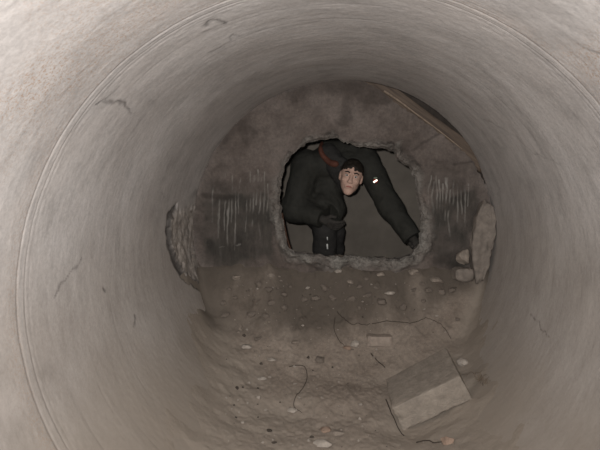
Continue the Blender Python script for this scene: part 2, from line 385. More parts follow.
# ------------------------------------------------------------------ soil floor in the pipe
YP = [-2.2, .8, 1.5, 2.2, 2.7, 3.0, 3.2, 3.35, 3.47, 3.53, 3.7, 3.9]
ZP = [.04, .04, .06, .095, .125, .185, .285, .44, .63, .715, .715, .68]
def smooth_base(y):
    return (np.interp(y-.04, YP, ZP)+np.interp(y, YP, ZP)+np.interp(y+.04, YP, ZP))/3
def zfloor(x, y, detail=True):
    x = np.asarray(x, float); y = np.asarray(y, float)
    z = smooth_base(y)+.34*np.maximum(0, np.abs(x)-.15)**2*sstep(3.45, 3.0, y)
    z = z+.02*sstep(.3, .75, x)*sstep(3.3, 2.9, y)
    z = z+.045*np.exp(-((x-.56)/.08)**2-((y-2.80)/.12)**2)-.035*np.exp(-((x-.32)/.13)**2-((y-2.56)/.13)**2)
    P = np.stack([x, y, 0*x], -1)
    n = (.012+.016*sstep(3.2, 3.5, y))*fbm(P*5, 3, 101)
    if detail: n = n+.0045*fbm(P*np.array([24, 16, 1]), 3, 102)*sstep(-.3, .5, fbm(P*3, 2, 105))+.0022*fbm(P*np.array([80, 55, 1]), 3, 103)+.010*np.maximum(0, fbm(P*30, 3, 104))*sstep(3.1, 3.35, y)
    z = z+n*sstep(.85, .5, np.abs(x))+n*.3
    un = R-np.sqrt(np.maximum(R*R-np.minimum(np.abs(x), R)**2, 0))      # the soil feathers out up the flanks of the bore
    dz = z-un
    feather = .5*(np.sqrt(dz*dz+.07**2)-np.abs(dz))+np.maximum(-dz, 0)-.013+.007*fbm(P*9, 3, 107)
    return np.where(dz > 0, z+np.maximum(feather, -.004)*sstep(.14, 0, dz), z+feather*1.0)
xs = np.arange(-.88, .881, .0065); ys = np.concatenate([np.arange(-1.0, 1.6, .06), np.arange(1.6, 3.62, .0065)])
Yf, Xf = np.meshgrid(ys, xs, indexing='ij')
Zf = zfloor(Xf, Yf)
Pf = np.stack([Xf, Yf, 0*Xf], -1)
under = (R-np.sqrt(np.maximum(R*R-Xf**2, 0)))
dustf = np.clip(sstep(.2, .02, Zf-under+.05*fbm(Pf*6, 4, 110)), 0, 1)
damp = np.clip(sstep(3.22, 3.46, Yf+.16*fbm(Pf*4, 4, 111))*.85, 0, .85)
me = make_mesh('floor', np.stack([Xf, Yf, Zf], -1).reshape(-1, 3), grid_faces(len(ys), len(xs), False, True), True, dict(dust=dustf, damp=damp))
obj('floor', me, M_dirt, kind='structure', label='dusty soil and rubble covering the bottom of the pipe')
def on_floor(px, py):
    d = ray(px, py)
    t = np.linspace(1.2, 4.2, 3000); P = CAM+t[:, None]*d
    below = P[:, 2] < zfloor(P[:, 0], P[:, 1])
    i = np.argmax(below) if below.any() else 0
    return P[i] if i else at(px, py, 3.46)

# ------------------------------------------------------------------ chamber beyond the hole
def slab_mesh(name, x0, x1, y0, y1, z0, z1, n=40):
    V = []; Fc = []
    def face(o, u, v, nu, nv):
        b0 = len(V)
        for i in range(nu+1):
            for k in range(nv+1): V.append(np.array(o)+np.array(u)*i/nu+np.array(v)*k/nv)
        for i in range(nu):
            for k in range(nv):
                a = b0+i*(nv+1)+k; Fc.append((a, a+nv+1, a+nv+2, a+1))
    dx, dy, dz = x1-x0, y1-y0, z1-z0
    face((x0, y0, z0), (dx, 0, 0), (0, 0, dz), n, n); face((x1, y1, z0), (-dx, 0, 0), (0, 0, dz), n, n)
    face((x0, y1, z0), (0, -dy, 0), (0, 0, dz), n, n); face((x1, y0, z0), (0, dy, 0), (0, 0, dz), n, n)
    face((x0, y0, z1), (dx, 0, 0), (0, dy, 0), n, n); face((x0, y1, z0), (dx, 0, 0), (0, -dy, 0), n, n)
    V = np.array(V); V += .006*np.stack([fbm(V*3+11*k, 3, 120+k) for k in range(3)], -1)
    me = make_mesh(name, V, np.array(Fc)); 
    return me
YBK, ZFL = 5.0, .33
for nm, a, lb in [('wall_back', (-1.4, 1.5, YBK, YBK+.12, .2, 2.3), 'back wall of the chamber seen through the hole'), ('wall_left', (-1.4, -1.28, 3.72, YBK, .2, 2.3), 'left wall of the chamber beyond the hole'),
                  ('wall_right', (1.38, 1.5, 3.72, YBK, .2, 2.3), 'right wall of the chamber beyond the hole'), ('floor_chamber', (-1.4, 1.5, 3.71, YBK, .2, ZFL), 'floor of the chamber beyond the hole'), ('ceiling', (-1.4, 1.5, 3.72, YBK, 2.2, 2.3), 'ceiling of the chamber beyond the hole')]:
    obj(nm, slab_mesh(nm, *a), M_chamber, kind='structure', label=lb)
# ground behind the pipe rim, seen only through the gap at the upper right
tb = np.linspace(0, 2*math.pi, 200, endpoint=False)
rb = np.linspace(.90, 1.35, 24)
RBm, TBm = np.meshgrid(rb, tb, indexing='ij')
Pb = np.stack([RBm*np.cos(TBm), 0*RBm, RBm*np.sin(TBm)], -1)
Vf = np.stack([Pb[..., 0], YW+.30+.02*fbm(Pb*12, 4, 130), R+Pb[..., 2]], -1)
Vk = np.stack([Pb[..., 0], 0*RBm+YW+.37, R+Pb[..., 2]], -1)
V = np.concatenate([Vf, Vk[::-1]]).reshape(-1, 3)
fc = grid_faces(48, 200, True)
fc = np.concatenate([fc, np.stack([47*200+np.arange(200), 47*200+(np.arange(200)+1) % 200, (np.arange(200)+1) % 200, np.arange(200)], -1)])
obj('wall_backfill', make_mesh('wall_backfill', V, fc), M_earth, kind='structure', label='dark earth behind the rim of the pipe')

# ------------------------------------------------------------------ tubes, stones
def tube_mesh(name, pts, rad, n=8, taper=None):
    pts = [Vector(p) for p in pts]
    V = []; Fc = []; up = Vector((.3, .2, 1)).normalized()
    for i, p in enumerate(pts):
        t = (pts[min(i+1, len(pts)-1)]-pts[max(i-1, 0)]).normalized()
        a = t.cross(up).normalized(); b_ = a.cross(t)
        r_ = rad if taper is None else rad*taper(i/(len(pts)-1))
        for k in range(n):
            w = 2*math.pi*k/n; V.append(p+(a*math.cos(w)+b_*math.sin(w))*r_)
    for i in range(len(pts)-1):
        for k in range(n):
            Fc.append((i*n+k, i*n+(k+1) % n, (i+1)*n+(k+1) % n, (i+1)*n+k))
    m = len(V); V += [pts[0], pts[-1]]
    for k in range(n):
        Fc.append((m, m, (k+1) % n, k)); e = (len(pts)-1)*n; Fc.append((m+1, m+1, e+k, e+(k+1) % n))
    me = bpy.data.meshes.new(name)
    me.from_pydata([tuple(v) for v in V], [], [tuple(dict.fromkeys(f)) for f in Fc]); me.update()
    me.polygons.foreach_set('use_smooth', np.ones(len(me.polygons), bool))
    return me
def catmull(pts, n=8):
    pts = [np.asarray(p, float) for p in pts]; P = [2*pts[0]-pts[1]]+pts+[2*pts[-1]-pts[-2]]; out = []
    for i in range(1, len(P)-2):
        for k in range(n):
            t = k/n; a, b_, c, d = P[i-1:i+3]
            out.append(.5*((2*b_)+(-a+c)*t+(2*a-5*b_+4*c-d)*t*t+(-a+3*b_-3*c+d)*t**3))
    return out+[pts[-1]]
import bmesh
def stone_mesh(name, sx, sy, sz, seed, sub=4, cuts=11, rough=.13):
    bm = bmesh.new(); bmesh.ops.create_icosphere(bm, subdivisions=sub, radius=1)
    V = np.array([v.co[:] for v in bm.verts]); rg = np.random.default_rng(seed)
    for _ in range(cuts):                                        # broken facets
        n = rg.normal(size=3); n /= np.linalg.norm(n); h = rg.uniform(.5, .88)
        d = V@n-h; V = V-np.outer(np.maximum(d, 0), n)
    V += V*(rough*fbm(V*2.2+seed, 3, seed) + rough*.4*fbm(V*7+seed, 2, seed+5))[:, None]
    V = V*np.array([sx, sy, sz])
    for v, c in zip(bm.verts, V): v.co = c
    me = bpy.data.meshes.new(name); bm.to_mesh(me); bm.free()
    me.polygons.foreach_set('use_smooth', np.ones(len(me.polygons), bool))
    return me
def block_mesh(name, L, W, H, seed, n=26, rough=.004, bev=.012, warp=None, nick=.016):
    me = slab_mesh(name, -.5, .5, -.5, .5, -.5, .5, n)
    a = np.empty(len(me.vertices)*3, np.float32); me.vertices.foreach_get('co', a); V = np.clip(a.reshape(-1, 3).astype(float), -.5, .5)
    S = np.array([L, W, H]); Pq = V*S
    inner = np.clip(Pq, -(S/2-bev), S/2-bev); d = Pq-inner; ln = np.linalg.norm(d, axis=1, keepdims=True)
    Pq = np.where(ln > 1e-9, inner+d/np.maximum(ln, 1e-9)*np.minimum(ln, bev), Pq)
    nn = Pq/np.maximum(np.linalg.norm(Pq, axis=1, keepdims=True), 1e-6)
    Pq += nn*(rough*fbm(Pq*22+seed, 4, seed))[:, None]
    edge = np.sort(np.abs(V), axis=1)[:, 1] > .44                # nicked arrises
    Pq -= nn*(np.maximum(0, fbm(Pq*28+seed, 3, seed+9))*nick*edge)[:, None]
    if warp: Pq = warp(Pq, S)
    me.vertices.foreach_set('co', Pq.astype(np.float32).ravel()); me.update()
    bm = bmesh.new(); bm.from_mesh(me); bmesh.ops.remove_doubles(bm, verts=bm.verts, dist=.0006); bmesh.ops.recalc_face_normals(bm, faces=bm.faces); bm.to_mesh(me); bm.free()
    me.polygons.foreach_set('use_smooth', np.ones(len(me.polygons), bool))
    return me

# the concrete block lying tilted on the right flank
def skew_block(P, S):
    P = P.copy(); P[:, 1] += (P[:, 1]/S[1]+.5)*.035*P[:, 0]/S[0]; return P
blk = obj('concrete_block', block_mesh('concrete_block', .3498, .3383, .1258, 3, 44, .002, .005, skew_block, .007), M_block,
          label='large tilted rectangular concrete block lying on the dirt at right foreground', cat='block')
blk.matrix_world = Matrix.Translation((.4348, 2.7702, .2377)) @ Matrix.Rotation(-.0122, 4, 'Z') @ Matrix.Rotation(-.5019, 4, 'Y') @ Matrix.Rotation(.0573, 4, 'X')

# slab fragment leaning between the end wall and the pipe, at right
def taper_slab(P, S):
    t = P[:, 2]/S[2]+.5
    k = np.interp(t, [0, .25, .55, .8, 1], [.35, .8, 1, .9, .45])
    P = P.copy(); P[:, 0] *= k; return P
sl = obj('concrete_slab', block_mesh('concrete_slab', .125, .10, .46, 11, 30, .016, .012, taper_slab), M_slab,
         label='tall pale broken concrete slab standing upright against the end wall at right', cat='slab')
p = at(482, 242, 3.44)
sl.matrix_world = Matrix.Translation((p[0], 3.44, p[2])) @ Matrix.Rotation(math.radians(5), 4, 'Y') @ Matrix.Rotation(math.radians(-3), 4, 'X')
st1 = obj('rubble_stone', block_mesh('rubble_stone', .10, .09, .075, 21, 14, .006, .014), M_slab, label='small squared rubble stone on the dirt at the foot of the leaning slab', cat='stone')
p = at(462.5, 274, 3.40); st1.matrix_world = Matrix.Translation(p) @ Matrix.Rotation(.15, 4, 'Z')
st2 = obj('rubble_stone', stone_mesh('rubble_stone', .045, .045, .05, 23), M_stone, label='grey rubble stone perched on top of the small squared stone by the end wall', cat='stone')
p2 = at(464, 258, 3.41); st2.location = p2

NS = 0
def stone(px, py, rw, rh_, mat, label, group=None, name='stone', seed=None, flat=.7, lift=.0):
    """stone centred near pixel px,py; rw, rh_ half sizes in pixels at that distance"""
    global NS; NS += 1
    g = on_floor(px, py+rh_*.6); k = g[1]/F
    me = stone_mesh(name, rw*k, rw*k*.8, max(rh_, 1)*k*flat*1.25, seed or NS*7+1, 3 if rw < 4 else 4)
    o_ = obj(name, me, mat, label=label, cat='stone', group=group)
    o_.location = (g[0], g[1]+rw*k*.5, float(zfloor(g[0], g[1]+rw*k*.5))+rh_*k*.28+lift)
    o_.rotation_euler = (0, 0, random.uniform(0, 6.28) if rw < 5 else 0)
    return o_
stone(463, 363, 7, 5.5, M_pale, 'pale rounded stone half hidden behind the tilted concrete block', flat=.8)
stone(449, 440, 8, 7, M_red, 'reddish brown stone below the concrete block at the bottom edge', flat=.6)
stone(322, 444, 10, 6, M_pale, 'flat pale stone at the bottom edge of the dirt, larger of two', flat=.5)
stone(338, 434, 8, 4.5, M_stone, 'flat grey brown stone behind the larger flat stone at bottom', flat=.5)
stone(325, 430, 7, 5, M_red, 'reddish stone lump left of the flat grey stone near the bottom', flat=.4)
stone(291, 411, 6, 3, M_pale, 'pale stone under the lower end of the curled wire', flat=.6)
stone(240, 329, 4.5, 4, M_stone, 'rounded stone at the left edge of the dirt, above the oblong one', flat=.8)
stone(246, 347, 6.5, 3.5, M_pale, 'oblong pale stone near the left edge of the dirt', flat=.6)
stone(271, 361, 7, 2.6, M_pale, 'thin flat pale stone above left of the curled wire', flat=.5)
stone(261, 378, 6, 3, M_pale, 'pale chip left of the curled wire', flat=.5)
stone(258, 397, 3, 2.5, M_pale, 'small white stone lower left of the curled wire', flat=.8)
stone(355, 346, 6, 5, M_pale, 'pale stone where the looping twig ends in the middle of the dirt', flat=.7)
stone(347, 350, 5, 3, M_red, 'reddish chip beside the pale stone in mid floor', flat=.6)
stone(295, 343, 5, 3, M_stone, 'grey stone chip in the middle of the dirt left of the twigs', flat=.5)
stone(308, 290, 4, 2.5, M_pale, 'pale chip on the slope below the hole left of centre', flat=.7)
stone(338, 274, 4, 2.5, M_pale, 'white chip high on the slope just below the sill', flat=.7)
stone(236, 281, 5.5, 4, M_stone, 'grey stone at the left top of the dirt slope', flat=.7)
stone(271, 278, 4, 4, M_stone, 'rounded stone near the top of the slope below the left damp panel', flat=.7)
stone(350, 284, 5, 3, M_stone, 'grey stone on the slope below the middle of the sill', flat=.6)
stone(389, 297, 6, 3, M_pale, 'pale flat chip on the slope below the right of the hole', flat=.5)
stone(437, 284, 7, 5, M_stone, 'brown lump of rubble left of the small squared stone', flat=.7)
stone(414, 276, 6, 3.5, M_stone, 'rubble lump near top of the slope right of centre', flat=.7)
stone(380, 277, 5, 3, M_stone, 'rubble chip near the top of the slope under the person arm', flat=.7)
stone(237, 388, 2.6, 2.2, M_dark, 'small black pebble on the left of the dirt', flat=.8)
stone(261, 364, 2.2, 1.8, M_dark, 'tiny dark pebble left of the thin flat stone', flat=.8)
stone(308, 358, 2.2, 1.8, M_dark, 'tiny dark pebble above the curled wire', flat=.8)
stone(244, 336, 2.2, 2, M_dark, 'tiny dark pebble touching the rounded stone at left', flat=.8)
stone(269, 431, 3.5, 2, M_dark, 'dark crumb of soil at the bottom left of the dirt', flat=.5)
stone(274, 443, 3.5, 2, M_dark, 'dark crumb of soil at the very bottom edge left of the flat stone', flat=.5)
stone(311, 437, 3, 2, M_dark, 'dark crumb of soil touching the larger flat pale stone', flat=.5)
# part-buried brick in the middle distance
br = obj('brick', block_mesh('brick', .14, .07, .06, 33, 16, .003, .007), simple('worn_brick', (.30, .25, .21), .95, .2, 30, .003), label='half buried brick lying below the long thin twig in mid floor', cat='brick')
g = on_floor(379, 329); br.matrix_world = Matrix.Translation((g[0], g[1]-.05, float(zfloor(g[0], g[1]-.05))+.002)) @ Matrix.Rotation(.06, 4, 'Z')

# scattered pebbles: look-alikes in three kinds
PEB = [('pale_pebble', M_pale, 'small pale pebble scattered on the dirt floor', 'pale pebbles on the dirt floor'), ('brown_pebble', M_stone, 'small grey brown pebble scattered on the dirt floor', 'grey brown pebbles on the dirt floor'), ('dark_pebble', M_dark, 'tiny dark crumb scattered on the dirt floor', 'dark crumbs on the dirt floor')]
protos = [[stone_mesh(n_, 1, .8, .65, 300+k*17+i, 3) for i in range(4)] for k, (n_, *_) in enumerate(PEB)]
taken = []
cnt = 0
while cnt < 270:
    px = random.uniform(222, 468); py = random.uniform(268, 449)
    if 378 < px < 482 and 340 < py < 440: continue
    if any(abs(px-a)+abs(py-b_) < 5 for a, b_ in taken): continue
    g = on_floor(px, py)
    if g[1] > 3.46 or abs(g[0]) > .62: continue
    taken.append((px, py)); cnt += 1
    k = random.choices([0, 1, 2], [4, 5, 2])[0]; n_, m_, lb, gr = PEB[k]
    r_ = random.choice([.003, .004, .004, .005, .006, .007, .010])*(.8 if k == 2 else 1.1)
    me = random.choice(protos[k])
    o_ = obj(n_, me, m_, label=lb, cat='pebble', group=gr)
    o_.location = (g[0], g[1], float(zfloor(g[0], g[1]))+r_*.25); o_.scale = (r_, r_, r_); o_.rotation_euler = (0, 0, random.uniform(0, 6.28))

KEEP = [(240, 329), (246, 347), (271, 361), (295, 343), (308, 290), (338, 274), (236, 281), (271, 278), (350, 284), (389, 297), (437, 284), (414, 276), (380, 277), (355, 346), (337, 312), (345, 319), (354, 324), (364, 325), (335, 330), (380, 324), (395, 323), (410, 323), (425, 319), (436, 322), (445, 329), (451, 339), (310, 266), (322, 262), (335, 260), (347, 261), (379, 329), (244, 336)]
# rough lumps of broken plaster down the slope below the wall
cnt = 0; lum = []
M_lump = simple('plaster_rubble', (.185, .155, .13), .95, .3, 24, .004)
LMESH = [stone_mesh('rubble_lump', 1, .85, .7, 700+i*13, 3, 12, .2) for i in range(7)]
while cnt < 40:
    px = random.uniform(218, 462); py = 264+abs(random.gauss(0, 1))*32
    if py > 370 or (378 < px and py > 335) or any(abs(px-a)+abs(py-b_) < 13 for a, b_ in lum) or (445 < px and py < 288): continue
    if any(abs(px-a)+abs(py-b_) < 15 for a, b_ in KEEP): continue
    g = on_floor(px, py)
    if g[1] > 3.45 or abs(g[0]) > .7: continue
    lum.append((px, py)); cnt += 1; r_ = random.uniform(.014, .036)
    o_ = obj('rubble_lump', random.choice(LMESH), M_lump, label='rough brown rubble lump lying on the dirt slope below the broken wall', cat='rubble', group='rubble lumps below the broken wall')
    o_.location = (g[0], g[1]+r_*.4, float(zfloor(g[0], g[1]+r_*.4))+r_*.12); o_.scale = (r_, r_, r_); o_.rotation_euler = (random.uniform(-.3, .3), random.uniform(-.3, .3), random.uniform(0, 6.28))

# wires and twigs
def trail(name, pix, rad, label, cat, mat=M_twig, lift=.6, arch=0):
    rad *= .8; P = [on_floor(*p) for p in pix]; P = catmull(P, 8)
    n = len(P); Q = [(p[0], p[1], float(zfloor(p[0], p[1]))+rad*lift+arch*math.sin(math.pi*i/(n-1))) for i, p in enumerate(P)]
    o_ = obj(name, None, None)
    bpy.data.objects.remove(o_)
    me = tube_mesh(name, Q, rad, 7, lambda t: 1-.4*t); c = np.array(Q[n//2]); recenter(me, c)
    o_ = obj(name, me, mat, label=label, cat=cat); o_.location = c
    return o_
trail('wire', [(289, 367), (303, 366.5), (307, 375), (305, 385), (296, 397), (294, 407), (302, 413)], .0028, 'thin dark wire curled like a hook on the dirt floor left of centre', 'wire', arch=.004)
trail('twig', [(337, 312), (343, 318), (349, 323), (361, 325), (370, 324)], .0035, 'dark bent twig on the middle of the dirt below the hole', 'twig')
trail('twig', [(335, 318), (334, 328), (338, 339), (345, 347), (354, 350)], .0028, 'thin curved twig running down beside the bent twig to the pale stone', 'twig')
trail('twig', [(372, 324), (392, 322), (412, 323), (424, 319), (436, 322), (445, 329), (451, 339)], .003, 'long thin twig reaching right across the dirt above the concrete block', 'twig')
trail('twig', [(371, 354), (377, 361), (385, 368)], .0045, 'short thick straight twig left of the concrete block', 'twig')
trail('twig', [(416, 443), (427, 441), (436, 443), (446, 440)], .004, 'dark twig at the bottom edge touching the reddish brown stone', 'twig')
trail('twig', [(310, 266), (322, 262), (334, 260), (347, 261)], .004, 'dark twig lying along the top of the slope under the sill', 'twig')
trail('twig', [(386, 400), (391, 413), (398, 428), (404, 436)], .004, 'dark twig along the left edge of the concrete block', 'twig')
# tuft of dead grass behind the block
random.seed(77); g = on_pipe(483, 382)
tf = bpy.data.objects.new('dead_grass_tuft', None); COL.objects.link(tf); tf.location = g
tf['label'] = 'tuft of dry dead grass at the right end of the concrete block'; tf['category'] = 'grass'
for k in range(22):
    a = random.uniform(0, 6.28); L = random.uniform(.03, .065); q0 = np.array([g[0]+random.uniform(-.02, .02), g[1]+random.uniform(-.045, .045), g[2]-.004])
    q1 = q0+np.array([math.cos(a)*L*.4, math.sin(a)*L*.4, L*.6]); q2 = q0+np.array([math.cos(a)*L, math.sin(a)*L, L*random.uniform(.15, .6)])
    me = tube_mesh('blade', catmull([q0, q1, q2], 5), .0018, 5, lambda t: 1-.8*t); recenter(me, g)
    o_ = obj('blade', me, M_grass); o_.parent = tf
# loose timber board behind the rim, carrying nothing
A = at(358, 82, 3.735); B = at(481, 172, 3.735)
L = float(np.linalg.norm(B-A)); dirv = (B-A)/L
up = np.cross(np.array([0, 1, 0]), dirv); up /= np.linalg.norm(up)
def bow(P, S):
    P = P.copy(); t = P[:, 0]/S[0]; P[:, 2] += -.0*t; return P
tm = obj('timber_plank', block_mesh('timber_plank', L, .03, .115, 51, 40, .003, .006), M_wood, label='old brown timber beam wedged in the gap above the end wall at upper right', cat='plank')
mid = (A+B)/2-up*.047
Mx = Matrix(((dirv[0], 0, up[0], mid[0]), (dirv[1], 1, up[1], mid[1]), (dirv[2], 0, up[2], mid[2]), (0, 0, 0, 1)))
tm.matrix_world = Mx
# pale split batten lying along the board
P0, P1 = at(384, 91, 3.70), at(462, 149, 3.70)
cpts = catmull([P0, at(399, 101, 3.708), at(415, 113, 3.71), at(440, 131.5, 3.708), P1], 8)
me = tube_mesh('timber_batten', cpts, .007, 8, lambda t: 1-.5*t); recenter(me, P0)
o_ = obj('timber_batten', me, simple('split_timber', (.25, .185, .135), .7, .3, 40, .002), label='thin pale split batten lying along the brown timber beam', cat='batten'); o_.location = P0
# rusty bar at the left edge of the hole
pts = catmull([at(282, 213, 3.60), at(284, 224, 3.60), at(287, 238, 3.60), at(291, 251, 3.60)], 6)
me = tube_mesh('rusty_bar', pts, .006, 8); c = pts[0]; recenter(me, c)
o_ = obj('rusty_bar', me, M_rust, label='thin rust red bar inside the lower left edge of the hole', cat='bar'); o_.location = c

# ------------------------------------------------------------------ person beyond the hole (signed-distance body, surface nets)
def surface_net(fld, org, h):
    s_ = fld < 0
    nx, ny, nz = fld.shape
    cnt = np.zeros((nx-1, ny-1, nz-1)); acc = np.zeros((nx-1, ny-1, nz-1, 3))
    sl_ = lambda d: slice(d, d-1 if d == 0 else None)
    def sub(a, dx, dy, dz): return a[dx:nx-1+dx, dy:ny-1+dy, dz:nz-1+dz]
    for c0 in [(0, 0, 0), (0, 0, 1), (0, 1, 0), (0, 1, 1), (1, 0, 0), (1, 0, 1), (1, 1, 0), (1, 1, 1)]:
        for ax in range(3):
            if c0[ax]: continue
            c1 = list(c0); c1[ax] = 1
            a, b_ = sub(fld, *c0), sub(fld, *c1); m = (a < 0) != (b_ < 0)
            with np.errstate(all='ignore'): t = np.where(m, a/(a-b_), 0)
            cnt += m
            for k in range(3): acc[..., k] += np.where(m, c0[k]+(t if k == ax else 0), 0)
    act = cnt > 0
    idx = -np.ones(act.shape, np.int64); idx[act] = np.arange(act.sum())
    V = acc[act]/cnt[act][:, None]+np.argwhere(act); V = V*h+org
    Fs = []
    for ax in range(3):
        a = np.take(s_, range(0, s_.shape[ax]-1), ax); b_ = np.take(s_, range(1, s_.shape[ax]), ax)
        e = np.argwhere(a != b_); u, v = [(1, 2), (2, 0), (0, 1)][ax]
        e = e[(e[:, u] > 0) & (e[:, v] > 0) & (e[:, u] < s_.shape[u]-1) & (e[:, v] < s_.shape[v]-1)]
        def cell(du, dv):
            q_ = e.copy(); q_[:, u] -= du; q_[:, v] -= dv; return idx[q_[:, 0], q_[:, 1], q_[:, 2]]
        f = np.stack([cell(1, 1), cell(0, 1), cell(0, 0), cell(1, 0)], -1)
        fl = ~a[e[:, 0], e[:, 1], e[:, 2]]; f[fl] = f[fl][:, ::-1]; Fs.append(f)
    return V, np.concatenate(Fs)
class Field:
    def __init__(s, lo, hi, h):
        s.lo = np.asarray(lo, float); s.h = h; n = np.ceil((np.asarray(hi)-s.lo)/h).astype(int)+1
        ax = [s.lo[k]+h*np.arange(n[k]) for k in range(3)]
        s.P = np.stack(np.meshgrid(*ax, indexing='ij'), -1); s.f = np.full(tuple(n), 1.0)
    def box(s, lo, hi):
        a = np.clip(np.floor((np.asarray(lo)-s.lo)/s.h).astype(int), 0, None); b_ = np.ceil((np.asarray(hi)-s.lo)/s.h).astype(int)+1
        return tuple(slice(a[k], max(b_[k], a[k])) for k in range(3))
    def add(s, d, bx, k):
        o_ = s.f[bx]
        if k <= 0: s.f[bx] = np.minimum(o_, d); return
        h_ = np.clip(.5+.5*(o_-d)/k, 0, 1); s.f[bx] = o_*(1-h_)+d*h_-k*h_*(1-h_)
    def cap(s, a, b_, ra, rb, k=.03):
        a = np.asarray(a, float); b_ = np.asarray(b_, float); m = max(ra, rb)+k+.06
        bx = s.box(np.minimum(a, b_)-m, np.maximum(a, b_)+m); P = s.P[bx]
        if P.size == 0: return
        d, t = seg_dist(P, a, b_); s.add(d-(ra+(rb-ra)*t), bx, k)
    def ell(s, c, rad, M=None, k=.03, sub=False):
        c = np.asarray(c, float); rad = np.asarray(rad, float); m = rad.max()+k+.05
        bx = s.box(c-m, c+m); q_ = s.P[bx]-c
        if q_.size == 0: return
        if M is not None: q_ = q_@M
        n0 = np.linalg.norm(q_/rad, axis=-1); n1 = np.linalg.norm(q_/rad**2, axis=-1)
        d = n0*(n0-1)/np.maximum(n1, 1e-6)
        if sub:
            o_ = s.f[bx]; h_ = np.clip(.5-.5*(o_+d)/k, 0, 1); s.f[bx] = o_*(1-h_)+(-d)*h_+k*h_*(1-h_)
        else: s.add(d, bx, k)
    def mesh(s, name):
        V, Fc = surface_net(s.f, s.lo, s.h); return make_mesh(name, V, Fc)
# joints
NECK0 = at(328, 156, 4.17); HEADC = at(351, 177, 3.98)
SR = at(306, 165, 4.17); SL = at(367, 163, 4.16)
ER = at(294, 209, 4.12); WR = at(322, 219, 4.03); HR = at(333, 220, 4.02)
EL = at(389, 205, 4.06); WL = at(413, 239, 3.93); HL = at(420, 251, 3.86)
CH = at(333, 172, 4.32); BEL = at(318, 190, 4.48); PEL = at(316, 200, 4.60)
HIPR = at(306, 204, 4.60); HIPL = at(326, 203, 4.62)
KR = at(325, 229, 4.16); KL = at(333, 233, 4.32)
AR = at(325, 262, 4.30); AL = at(332, 266, 4.48)
AR = np.array([AR[0], AR[1], ZFL+.10]); AL = np.array([AL[0], AL[1], ZFL+.10])
TR = np.array([AR[0]-.03, AR[1]-.16, ZFL+.035]); TL = np.array([AL[0]+.05, AL[1]-.16, ZFL+.035])
# head frame: face towards the hole, rolled a little
hf = CAM+np.array([.0, 0, -.25])-HEADC; hf /= np.linalg.norm(hf)
hu = np.array([.22, 0, 1.0]); hu -= hf*(hu@hf); hu /= np.linalg.norm(hu); hx = np.cross(hu, hf)*1.0
HM = np.stack([hx, hf, hu], -1)                     # columns: side, front, up
hp = lambda x, y, z: HEADC+HM@np.array([x, y, z])
def head_into(S):
    S.ell(hp(0, -.018, .03), (.074, .092, .085), HM, .03)
    S.ell(hp(0, .018, -.035), (.060, .068, .082), HM, .03)
    S.ell(hp(0, .055, -.10), (.026, .022, .02), HM, .025)                       # chin
    for sx in (-1, 1):
        S.ell(hp(sx*.036, .058, -.02), (.022, .018, .016), HM, .02)             # cheek
        S.ell(hp(sx*.029, .088, .012), (.017, .014, .011), HM, .008, True)      # eye socket
        S.ell(hp(sx*.03, .078, .03), (.024, .011, .008), HM, .012)              # brow
        S.ell(hp(sx*.073, -.008, -.005), (.010, .020, .032), HM, .008)          # ear
        S.ell(hp(sx*.012, .096, -.028), (.009, .010, .008), HM, .006)           # nostril wing
    S.cap(hp(0, .082, .018), hp(0, .104, -.024), .008, .012, .012)              # nose
    S.cap(hp(-.02, .078, -.062), hp(.02, .078, -.062), .008, .008, .01)         # mouth
def hand_into(S, wr, hc, fdir, side, palm_n, curl, inflate=0.0, k=.008):
    """palm from wrist towards hc; four unequal bent fingers and a thumb off the side"""
    fdir = fdir/np.linalg.norm(fdir); sd = side-fdir*(side@fdir); sd /= np.linalg.norm(sd); pn = palm_n-fdir*(palm_n@fdir)-sd*(palm_n@sd); pn /= np.linalg.norm(pn)
    S.cap(wr, wr+fdir*.03, .026+inflate, .026+inflate, .012)
    kn = wr+fdir*.085
    for q_ in (-.028, -.010, .010, .027): S.cap(wr+fdir*.015+sd*q_*.6, kn+sd*q_, .014+inflate, .0115+inflate, .012)
    for q_, ln in zip((-.030, -.010, .011, .030), (.062, .078, .084, .072)):
        a = kn+sd*q_
        d1 = fdir*math.cos(curl)+pn*math.sin(curl); d2 = fdir*math.cos(curl*2.1)+pn*math.sin(curl*2.1); d3 = fdir*math.cos(curl*2.8)+pn*math.sin(curl*2.8)
        b_ = a+d1*ln*.48+sd*q_*.15; c = b_+d2*ln*.3; e = c+d3*ln*.25
        S.cap(a, b_, .0098+inflate, .0088+inflate, .003); S.cap(b_, c, .0088+inflate, .008+inflate, .003); S.cap(c, e, .008+inflate, .007+inflate, .003)
    t0 = wr+fdir*.028+sd*.026; t1 = t0+(fdir*.6+sd*.75+pn*.3)*.036; t2 = t1+(fdir*.95+sd*.15+pn*.35)*.032
    S.cap(t0, t1, .014+inflate, .0105+inflate, .008); S.cap(t1, t2, .0105+inflate, .008+inflate, .004)
HAND_R = dict(fdir=HR-WR+np.array([.02, -.01, -.045]), side=np.array([0, -.6, .9]), palm_n=np.array([.1, .55, -.8]), curl=.42)
HAND_L = dict(fdir=HL-WL, side=np.array([-.8, .1, .4]), palm_n=np.array([0, -1., 0]), curl=.10)
LO = np.array([-.62, 3.70, .30]); HI = np.array([.62, 4.92, 1.56])
def torso_into(S, g, k=.05):
    S.ell((CH+np.array([0, 0, .0])), (.19+g, .17+g, .15+g), None, k); S.ell(BEL, (.155+g, .17+g, .14+g), None, k); S.ell(PEL, (.165+g, .13+g, .14+g), None, k)
    S.cap(SR, SL, .075+g, .075+g, k); S.cap(CH, BEL, .14+g, .14+g, k)
def arm_into(S, a, b_, c, g, k=.03):
    S.cap(a, b_, .060+g, .047+g, k); S.cap(b_, c, .046+g, .030+g, k)
